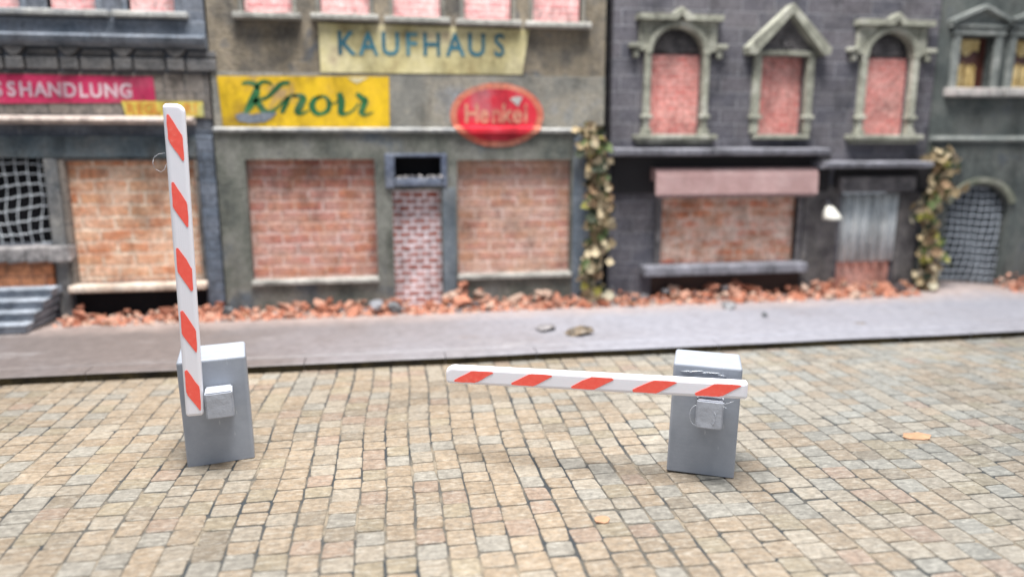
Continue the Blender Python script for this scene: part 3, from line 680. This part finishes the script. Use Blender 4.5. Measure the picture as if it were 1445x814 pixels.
# upper wall, and lower wall whose gate opening is a true arch
wall(b4, 'upper_wall', m_green, X0, 21, ZG, 10, WALL, WALL+DP, V)
wall(b4, 'lower_wall', m_green, X0, 21, 0, ZG, WALL-.05, WALL+DP, [(gx0, gx1, .05, gtop)])
mb = MB()
for sgn in (-1, 1):
    P = [(gcx+sgn*grx, gtop)]+[(gcx+sgn*grx*math.cos(R(q)), gz+grz*math.sin(R(q))) for q in range(90, -1, -10)]
    mb.prism(P if sgn < 0 else P[::-1], WALL-.05, WALL+.2)
mb.build('arch_spandrel', m_green, b4)
mb = MB(); mb.prism_x([(WALL, ZG-.02), (WALL-.13, ZG), (WALL-.15, ZG+.06), (WALL, ZG+.14)], X0, 21); mb.build('string_course', m_greentrim, b4)
m_olivetrim = plaster('olive_arch_trim', [(.13, .145, .11), (.21, .22, .17), (.30, .30, .25)], 2)
mb = MB(); mb.ring(gcx, gz, grx, grz, .17, WALL-.14, WALL-.04, 22, 158); mb.build('arch_moulding', m_olivetrim, b4)
gt = part(b4, 'gate', plain('gate_backing', (.03, .038, .045), .8), (gx0-.02, gx1+.02, WALL+.26, WALL+.4, .05, gtop+.05), bev=0)
mb = MB()
def inside(x, z): return gx0+.03 < x < gx1-.03 and (z < gz or ((x-gcx)/grx)**2+((z-gz)/grz)**2 < .93)
def run(pts, r):
    cur = []
    for p in pts:
        if inside(p[0], p[2]): cur.append(p)
        else:
            if len(cur) > 2: mb.tube(cur, r, 4)
            cur = []
    if len(cur) > 2: mb.tube(cur, r, 4)
x = gx0-.6
while x < gx1+.6:
    run([(x+.10*math.sin(z*1.1+.4)+.12*(z-1.6), WALL+.12+.04*math.sin(z*4+x*5), z) for z in [.2+i*.06 for i in range(50)]], .014); x += .20
z = .2
while z < gtop:
    run([(xx, WALL+.10+.03*math.sin(xx*7+z), z+.05*math.sin(xx*2.2+z*.7)+.012*math.sin(xx*19)) for xx in [gx0+i*.05 for i in range(50)]], .017); z += .19
mb.build('wire_mesh', plain('gate_wire', (.40, .44, .49), .5), gt)
m_pane = plaster('dark_red_room', [(.03, .012, .01), (.11, .035, .025), (.05, .03, .02)], 1.6, .3, 0.02, .2, 5, .5)
m_curt = plaster('yellow_curtain', [(.50, .34, .12), (.72, .55, .26), (.8, .66, .38)], 2.4, .8, .3)
for (a, c_, z0, z1) in V:
    cx = (a+c_)/2; h = (c_-a)/2
    mb = MB()
    for sgn in (-1, 1): mb.box(cx+sgn*(h+.09)-.09, cx+sgn*(h+.09)+.09, WALL-.09, WALL+.05, z0, z1+.04, .02)
    mb.box(cx-h-.24, cx+h+.24, WALL-.12, WALL+.05, z1+.02, z1+.17, .02)
    z = z1+.22
    mb.prism([(cx-h-.34, z), (cx+h+.34, z), (cx+h+.34, z+.10), (cx, z+.44), (cx-h-.34, z+.10)], WALL-.06, WALL)
    for sgn in (-1, 1):
        P = [(cx+sgn*(h+.38), z+.06), (cx+sgn*(h+.40), z+.14), (cx, z+.52), (cx, z+.42)]; mb.prism(P if sgn > 0 else P[::-1], WALL-.24, WALL)
    mb.box(cx-h-.36, cx+h+.36, WALL-.16, WALL, z-.03, z+.05, .015)
    wn = mb.build('pedimented_window', m_greentrim, b4)
    part(wn, 'pane', m_pane, (a, c_, WALL+.25, WALL+.4, z0, z1), bev=0)
    mb = MB()
    for (u0, u1, v0, v1, ph) in ((.04, .36, .0, .52, 0), (.44, .72, .0, .50, 2), (.04, .74, .70, .96, 1)):
        n = 18; Lq = []
        for i in range(n+1):
            u = u0+(u1-u0)*i/n; X = a+(c_-a)*u; y = WALL+.2+.02*math.sin(i*1.6+ph); zt_ = z0+(z1-z0)*(v1-.06*abs(math.sin(i*.35+ph)) if v0 == 0 else v1); zb2 = z0+(z1-z0)*(v0+(.06*math.sin(i*.5) if v0 else 0))
            Lq.append((mb.bm.verts.new((X, y, zb2)), mb.bm.verts.new((X, y, zt_)), mb.bm.verts.new((X, y+.02, zb2)), mb.bm.verts.new((X, y+.02, zt_))))
        for p, q in zip(Lq, Lq[1:]): mb.bm.faces.new((p[0], q[0], q[1], p[1])); mb.bm.faces.new((p[2], p[3], q[3], q[2])); mb.bm.faces.new((p[1], q[1], q[3], p[3]))
    mb.build('curtain', m_curt, wn)
    part(wn, 'sill', plaster('pinkish_sill', [(.34, .34, .33), (.48, .45, .43), (.55, .48, .46)], 2), (cx-h-.28, cx+h+.28, WALL-.24, WALL+.24, z0-.22, z0), bev=.04)

# ---------------------------------------------------------------- SIGNS
def sheet(mb, poly_fn, x0, x1, z0, z1, nx, nz, yfn, th=.02):
    pass
m_cream = plaster('aged_cream_sign', [(.34, .28, .14), (.50, .44, .23), (.56, .50, .30), (.40, .31, .22)], 1.1, speck=.18, bstr=.2, seed=3)
m_tealink = plaster('worn_teal_ink', [(.03, .13, .19), (.05, .18, .24), (.16, .27, .26)], 2.5, speck=.3)
K = [(at(449, 32), 0), (at(746, 42), 0), (at(738, 106), 0), (at(453, 104), 0)]
mb = MB(); YS = WALL-.075
kp = [at(449, 33), at(746, 43), at(736, 106), at(453, 103)]
mb.prism([p for p in kp][::-1], YS, WALL-.062)
sgn_ = thing_mesh(mb, 'shop_sign', m_cream, ((kp[0][0]+kp[1][0])/2, YS, kp[2][1]), 'faded cream sign lettered KAUFHAUS in teal, above the two display windows', 'sign')
mb = MB()
for ch, px, py in zip('KAUFHAUS', (488, 520, 551, 580, 609, 642, 672, 704), (61, 62, 62, 62.5, 63, 63.5, 63.5, 64)):
    X, Z = at(px, py); hh = .50; mb.merge(text_mesh(ch, X, Z-hh/2, hh, YS-.004, .012, .88 if ch != 'S' else .8, .012))
mb.build('lettering', m_tealink, sgn_)
m_yellow = plaster('weathered_yellow_sign', [(.42, .26, .03), (.62, .40, .012), (.60, .38, .02), (.36, .24, .11)], 1.1, speck=.12, bstr=.2, seed=6)
m_greenink = plaster('worn_green_ink', [(.015, .10, .045), (.03, .15, .05), (.10, .16, .10)], 2, speck=.3, seed=2)
kp = [at(307, 108), at(549, 109), at(550, 180), at(316, 179)]
mb = MB(); mb.prism(kp[::-1], YS-.01, WALL-.061)
sgn_ = thing_mesh(mb, 'shop_sign', m_yellow, ((kp[0][0]+kp[1][0])/2, YS, kp[2][1]), 'yellow rectangular sign with flowing green script lettering, left part of the store front', 'sign')
mb = MB(); y0, y1 = YS-.016, YS-.009
def S_(pts, ws):  # zoomed photo coordinates -> wall
    ribbon(mb, [at(325+x/6.283, 95+z/6.283) for x, z in pts], [q/6.283*.0166 for q in ws], y0, y1); 
S_([(110, 150), (160, 140), (215, 150), (245, 175), (262, 150), (300, 132), (350, 140), (380, 165)], [20, 30, 38, 40, 34, 30, 24, 10])
S_([(245, 170), (235, 230), (205, 300), (165, 370), (130, 410)], [40, 62, 70, 52, 22])
S_([(530, 140), (460, 150), (400, 205), (330, 270), (240, 295)], [28, 42, 40, 30, 24])
S_([(215, 285), (260, 330), (300, 385), (350, 400), (410, 370), (470, 310), (540, 255), (590, 252)], [46, 52, 54, 36, 22, 18, 20, 22])
S_([(520, 265), (500, 320), (460, 410)], [44, 46, 34])
S_([(560, 256), (610, 255), (650, 275), (625, 340), (600, 395), (640, 412), (700, 385)], [22, 34, 56, 60, 56, 26, 12])
S_([(810, 262), (750, 290), (728, 350), (760, 405), (810, 415), (865, 385), (880, 320), (850, 272), (800, 260), (760, 280)], [20, 44, 56, 44, 30, 40, 44, 28, 20, 18])
S_([(870, 300), (920, 325), (965, 290)], [10, 12, 14])
S_([(965, 230), (985, 290), (985, 350), (985, 405), (1030, 415), (1090, 385), (1140, 320)], [44, 60, 58, 54, 22, 18, 14])
S_([(1120, 235), (1165, 275), (1195, 300), (1180, 350), (1165, 405), (1200, 425), (1270, 400)], [30, 48, 58, 52, 50, 24, 10])
mb.build('lettering', m_greenink, sgn_)
mb = MB(); pts = [at(325+x/6.283, 95+z/6.283) for x, z in ((50, 430), (100, 405), (200, 420), (330, 400), (420, 405), (380, 450), (310, 490), (180, 500), (80, 480))]
mb.prism(pts[::-1], YS-.022, YS-.011); mb.build('bare_patch', m_band, sgn_)
mb = MB(); pts = [at(325+x/6.283, 95+z/6.283) for x, z in ((1040, 95), (1230, 95), (1170, 125), (1125, 150), (1080, 128))]
mb.prism(pts[::-1], YS-.018, YS-.0105); mb.build('torn_flap', m_cream, sgn_)
# oval sign following the ledge it is pasted over
m_ovalred = plaster('faded_red_enamel', [(.50, .012, .025), (.52, .03, .05), (.40, .13, .15)], 1.1, .5, .15, .12, 8)
m_ovalrim = plaster('faded_coral_rim', [(.52, .10, .07), (.55, .20, .13), (.40, .18, .15)], 1.5)
m_tan = plaster('tan_ink', [(.50, .10, .09), (.55, .30, .20), (.45, .12, .12)], 2)
oc = at(701, 163); orx = (at(767, 163)[0]-at(636, 163)[0])/2; orz = (at(701, 118)[1]-at(701, 208)[1])/2
def prof(z):
    if z > ZL+.13: return WALL-.07
    if z > ZL+.07: return WALL-.07-(ZL+.13-z)/.06*(WALL-.07-(LY-.13))
    if z > ZL-.03: return LY-.13
    if z > ZL-.06: return LY-.13+(ZL-.03-z)/.03*.11
    return LY-.02
zsq = sorted({oc[1]+orz*math.sin(R(q)) for q in range(-90, 91, 5)} | {ZL+.13, ZL+.07, ZL-.03, ZL-.06})
def oval(mb, rx, rz, dy, mi):
    mb.mi = mi; prev = None
    for z in zsq+[]:
        q = (z-oc[1])/rz
        if abs(q) > 1: 
            continue
        hw = rx*math.sqrt(max(0, 1-q*q))+.001; y = prof(z)-dy
        row = [mb.bm.verts.new((oc[0]+hw*u, y, z)) for u in (-1, -.5, 0, .5, 1)]+[mb.bm.verts.new((oc[0]+hw*u, prof(z)+.01, z)) for u in (1, -1)]
        if prev:
            for k in range(4): mb.bm.faces.new((prev[k], prev[k+1], row[k+1], row[k])).material_index = mi
            mb.bm.faces.new((prev[4], prev[5], row[5], row[4])).material_index = mi; mb.bm.faces.new((prev[6], prev[0], row[0], row[6])).material_index = mi
        prev = row
mb = MB(); oval(mb, orx, orz, .012, 0); oval(mb, orx*.86, orz*.84, .018, 1)
sgn_ = thing_mesh(mb, 'oval_sign', [m_ovalrim, m_ovalred], (oc[0], WALL-.07, oc[1]-orz), 'oval red sign with pale letters and coral rim over the right display window', 'sign')
mb = MB()
cz = at(700, 159)[1]
for ch, px in zip('Henkel', (665, 682, 700, 714, 729, 741)):
    X, Z = at(px, 159); t = text_mesh(ch, X, at(px, 173)[1], .42, prof(cz)-.022, .01, .85, .012); mb.merge(t)
mb.build('lettering', m_tan, sgn_)
mb = MB(); pts = [at(625+x/7.4, 105+z/7.4) for x, z in ((690, 260), (760, 235), (830, 240), (800, 290), (780, 340), (735, 300))]
mb.prism(pts[::-1], prof(cz)-.026, prof(cz)-.017); mb.build('bare_patch', m_sillpale, sgn_)
# crimson strip sign
m_crim = plaster('faded_crimson_sign', [(.34, .02, .07), (.48, .03, .10), (.46, .08, .14)], 1.2, speck=.15, bstr=.2)
m_pale = plaster('worn_pale_ink', [(.30, .22, .27), (.58, .40, .46), (.66, .52, .56)], 1.6, speck=.2)
kp = [at(-250, 100), at(217, 109), at(221, 145), at(-250, 148)]; YR = WALL-.06
mb = MB(); mb.prism(kp[::-1], YR, WALL-.041)
sgn_ = thing_mesh(mb, 'shop_sign', m_crim, (kp[1][0]-2, YR, kp[2][1]), 'long crimson strip sign with worn pale capitals on the dark left building', 'sign')
mb = MB()
for i, (ch, px) in enumerate(zip('RENUSSHANDLUNG', (-77, -58, -39, -20, -1, 18, 38, 59, 79, 100, 119, 137, 158, 179))):
    X, Z = at(px, 125+px*.016); mb.merge(text_mesh(ch, X, Z-.15, .29, YR-.004, .012, .9, .012))
mb.build('lettering', m_pale, sgn_)
m_lemon = plaster('faded_lemon_sign', [(.45, .33, .05), (.55, .45, .09), (.38, .38, .17)], 1.8, speck=.2)
kp = [at(173, 143), at(287, 144), at(289, 165), at(180, 164)]
mb = MB(); mb.prism(kp[::-1], YR-.03, WALL-.041)
sgn_ = thing_mesh(mb, 'shop_sign', m_lemon, (kp[0][0]+.8, YR, kp[2][1]), 'small lemon yellow sign with rusty letters, overlapping the crimson strip sign', 'sign')
mb = MB()
for ch, px in zip('REGLERI', (186, 199, 212, 223, 238, 267, 277)):
    X, Z = at(px, 153.5); mb.merge(text_mesh(ch, X, Z-.11, .22, YR-.034, .01, .9, .008))
mb.build('lettering', plaster('rust_ink', [(.45, .18, .04), (.55, .24, .05), (.6, .34, .1)], 2), sgn_)

# ---------------------------------------------------------------- wall lamp
lx, lz = at(1172, 300, 16.9)
lr = root('wall_lamp', (lx, WALL, lz), 'white conical wall lamp beside the corrugated door', 'lamp')
mb = MB(); L = []
for i, (r_, h_) in enumerate(((.05, .17), (.09, .15), (.17, .02), (.22, -.10), (.24, -.17), (.21, -.16), (.15, .0), (.04, .12))):
    L.append([mb.bm.verts.new((lx-.06*h_/.17+r_*math.cos(2*math.pi*k/18), WALL-.42+r_*math.sin(2*math.pi*k/18), lz+h_)) for k in range(18)])
for a, c_ in zip(L, L[1:]):
    for k in range(18): mb.bm.faces.new((a[k], a[(k+1) % 18], c_[(k+1) % 18], c_[k]))
mb.bm.faces.new(L[0]); mb.build('lamp_shade', plain('white_lamp', (.8, .78, .7), .4), lr, True)
mb = MB(); mb.tube([(lx, WALL, lz+.22), (lx, WALL-.2, lz+.3), (lx-.04, WALL-.42, lz+.16)], .03, 8); mb.build('bracket', m_cornice, lr, True)

# ---------------------------------------------------------------- ivy
m_leaf = vcol('ivy_leaf', .7, .3, 6, .2)
m_stem = plain('ivy_stem', (.10, .07, .04), .9)
LEAF = [((.34, .26, .15), 5), ((.46, .38, .25), 4), ((.36, .34, .08), 1.4), ((.09, .12, .045), 2), ((.26, .17, .10), 3), ((.42, .38, .28), 1.2), ((.03, .04, .022), 3)]
def ivy(name, path, n, label, spread=.32, size=.15):
    rt = root(name, (path[-1][0], WALL-.25, PZ), label, 'plant')
    mb = MB()
    for k in range(3): mb.tube([(x+.07*math.sin(i*1.3+k*2), y-.03*k, z) for i, (x, y, z) in enumerate(path)], .028, 6)
    mb.build('stem', m_stem, rt)
    mb = MB(); tint = []
    for _ in range(n):
        t = random.random()*(len(path)-1); i = int(t); u = t-i; p = Vector(path[i]).lerp(Vector(path[min(i+1, len(path)-1)]), u)
        c = random.choices([a for a, _ in LEAF], [b_ for _, b_ in LEAF])[0]
        p += Vector((random.gauss(0, spread*.5), -abs(random.gauss(.1, .12)), random.gauss(0, .08)))
        s = size*random.uniform(.6, 1.25); q = Matrix.Translation(p) @ Matrix.Rotation(random.uniform(0, 6.3), 4, 'Y') @ Matrix.Rotation(random.uniform(-.9, .5), 4, 'X') @ Matrix.Rotation(random.uniform(-.7, .7), 4, 'Z')
        V_ = [(0, .0, -.9), (.55, -.12, -.5), (.75, -.1, .05), (.35, -.1, .45), (0, 0, 1.0), (-.35, -.1, .45), (-.75, -.1, .05), (-.55, -.12, -.5), (0, .08, 0)]
        vs = [mb.bm.verts.new(q @ (Vector(v)*s)) for v in V_]; k = random.uniform(.75, 1.2)
        tint += [tuple(min(.8, a*k) for a in c)]*9
        for j in range(8): mb.bm.faces.new((vs[8], vs[j], vs[(j+1) % 8]))
    mb.build('foliage', m_leaf, rt, False, tint); return rt
def P(px, py, Y): x, z = at(px, py, Y); return (x, Y, z)
random.seed(23)
ivy('ivy', [P(832, 178, 17.05), P(836, 205, 16.95), P(843, 260, 16.95), P(846, 310, 16.95), P(838, 355, 16.9), P(828, 385, 16.9), P(838, 418, 16.85)], 420, 'dry yellowish ivy climbing between the store and the arched window house', .25, .155)
ivy('ivy', [P(1322, 215, 17.05), P(1328, 240, 16.95), P(1320, 270, 16.95), P(1300, 300, 16.95), P(1312, 340, 16.95), P(1306, 375, 16.9), P(1300, 408, 16.85)], 330, 'sparse green and yellow ivy beside the arched mesh gate', .30, .15)
# a few leaves straying over the ledge
# ---------------------------------------------------------------- rubble
random.seed(5)
RC = [((.50, .215, .14), 6), ((.56, .30, .215), 5), ((.40, .15, .09), 3), ((.54, .38, .30), 1.8), ((.20, .19, .20), .9), ((.32, .15, .09), 1)]
rub_mats = []
for i, (c, wgt) in enumerate(RC): rub_mats.append((plaster('rubble_tone_%d' % i, [tuple(v*.8 for v in c), c, tuple(min(.9, v*1.15) for v in c)], 4, .9, .6, .2, i), wgt))
protos = []
for i in range(14):
    mb = MB(); mb.rock((0, 0, 0), 1, .75, blocky=i % 4); o = mb.bm; me = bpy.data.meshes.new('brick_chunk'); o.to_mesh(me); o.free(); protos.append(me)
meshes = {}
def chunk(x, y, z, r, label, group, mi=None, name='brick_chunk', cat='rubble'):
    pi = random.randrange(len(protos)); mi = mi if mi is not None else random.choices(range(len(RC)), [q for _, q in rub_mats])[0]
    if (pi, mi) not in meshes:
        me = protos[pi].copy(); me.materials.append(rub_mats[mi][0]); me.name = 'brick_chunk'; meshes[pi, mi] = me
    o = bpy.data.objects.new(name, meshes[pi, mi]); COL.objects.link(o); o.location = (x, y, z); o.scale = (r*random.uniform(.8, 1.3), r, r*random.uniform(.75, 1.05))
    o.rotation_euler = (random.uniform(-.5, .5), random.uniform(-.5, .5), random.uniform(0, 6.3)); tag(o, label, cat, group); return o
zones = [
 (-7.0, -3.9, 26, .28, 'small brick chunk below the display window of the dark left building'),
 (-3.9, -.3, 42, .34, 'small brick chunk below the left display window of the store'),
 (-.3, 1.35, 18, .22, 'small brick chunk at the foot of the narrow store door'),
 (1.35, 5.0, 46, .46, 'small brick chunk below the right display window of the store'),
 (5.4, 10.4, 44, .34, 'small brick chunk below the awning window of the dark brick house'),
 (10.4, 13.3, 36, .44, 'small brick chunk at the foot of the corrugated door'),
 (16.0, 18.2, 16, .50, 'small brick chunk heaped right of the arched mesh gate')]
for (a, c_, n, hh, lab) in zones:
    for i in range(n):
        x = random.uniform(a, c_); t = random.random()**1.1; y = WALL-.12-t*.72
        top = hh*(1-t)*(.85+1.1*mnoise.noise(Vector((x*.9, 2, 0)))); r = random.uniform(.06, .125)+random.random()**4*.1
        chunk(x, y, PZ+.04+max(0, top)*random.uniform(.3, 1), r, lab, lab.replace('small brick chunk', 'brick chunks'))
mb = MB(); tint = []
for (a, c_, n, hh, lab) in zones:
    for i in range(int((c_-a)*90)):
        x = random.uniform(a-.1, c_+.1); t = random.random()**.9; y = WALL-.05-t*.82
        top = hh*.8*(1-t)*(.85+1.1*mnoise.noise(Vector((x*.9, 2, 0))))
        n0 = len(mb.bm.verts); mb.rock((x, y, PZ+.01+max(0, top)*random.random()), random.uniform(.03, .075), .8); mb.bm.verts.ensure_lookup_table()
        c = random.choices([q for q, _ in RC], [q for _, q in RC])[0]; tint += [c]*(len(mb.bm.verts)-n0)
dust = mb.build('brick_rubble', vcol('rubble_bits', .9, .25, 8, .5), None, False, tint); tag(dust, 'fine orange brick crumbs spread along the foot of the facades', 'rubble'); dust['kind'] = 'stuff'
# stand-out stones
m_sgrey = plaster('pale_grey_stone', [(.2, .2, .205), (.28, .28, .29), (.36, .36, .37)], 3, bstr=.8)
m_sdark = plaster('dark_grey_stone', [(.12, .13, .14), (.2, .21, .22), (.28, .28, .28)], 3, bstr=.8)
m_sbrown = plaster('mottled_brown_stone', [(.10, .09, .08), (.26, .20, .14), (.34, .30, .26)], 4, bstr=1)
def stone(px, py, Y, r, mat, label, flat=.7, name='stone', sc=(1, 1, 1)):
    x, z = at(px, py, Y); z = PZ+r*flat*sc[2]*.45 if Y < 16 else max(z, PZ+r*.3)
    mb = MB(); mb.rock((0, 0, 0), r, flat); 
    for v in mb.bm.verts: v.co = Vector((v.co.x*sc[0], v.co.y*sc[1], v.co.z*sc[2]))+Vector((x, Y, z))
    thing_mesh(mb, name, mat, (x, Y, z), label, 'stone')
m_spale = plaster('chalky_stone', [(.32, .33, .36), (.45, .46, .5), (.56, .57, .6)], 3, bstr=.8)
stone(532, 430, 16.5, .19, m_spale, 'pale grey stone in the rubble left of the narrow store door')
stone(556, 434, 16.6, .20, m_sdark, 'dark grey lump at the foot of the narrow store door, left half')
stone(322, 440, 16.4, .17, m_sdark, 'dark grey stone in the rubble below the corner between the left building and the store')
stone(1028, 438, 15.9, .23, m_sgrey, 'flat pale grey stone in front of the rubble under the awning window', .6)
stone(1078, 450, 15.0, .10, m_sdark, 'tiny dark stone alone on the pavement below the awning window')
stone(818, 476, 14.0, .25, m_sbrown, 'mottled brown stone lying alone in the middle of the pavement', .6, sc=(1.35, .9, 1))
stone(768, 464, 14.7, .33, plaster('pale_lump', [(.18, .165, .165), (.26, .245, .25), (.32, .3, .3)], 3), 'flat pavement coloured lump left of the mottled brown stone', .3, 'lump', (.8, 1.2, .6))
stone(1212, 464, 14.0, .16, m_sbrown, 'flat brown crumb stuck on the pavement below the corrugated door', .25, 'crumb', (1.5, 1, .4))
stone(895, 425, 16.6, .16, m_sdark, 'dark stone in the rubble at the foot of the long ivy')
# orange flecks on the cobbles
m_fleck = plain('orange_fleck', (.42, .24, .145), .7, .3, .2)
def fleck(x, y, r, q, label):
    mb = MB(); pts = [(x+r*math.cos(a)*random.uniform(.85, 1.1), y+r*q*math.sin(a)*random.uniform(.8, 1.1)) for a in [2*math.pi*i/12 for i in range(12)]]
    top = [mb.bm.verts.new((X, Y, ZS+.012)) for X, Y in pts]; low = [mb.bm.verts.new((X, Y, ZS-.004)) for X, Y in pts]; mb.bm.faces.new(top)
    for i in range(12): mb.bm.faces.new((low[i], low[(i+1) % 12], top[(i+1) % 12], top[i]))
    thing_mesh(mb, 'brick_flake', m_fleck, (x, y, ZS), label, 'flake')
fleck(7.07, 8.59, .21, .62, 'orange flake on the cobbles right of the lowered barrier')
fleck(2.14, 7.07, .085, 1.0, 'small orange flake on the cobbles in front of the lowered arm')
for o in bpy.data.objects:
    if '_w' in o: del o['_w']
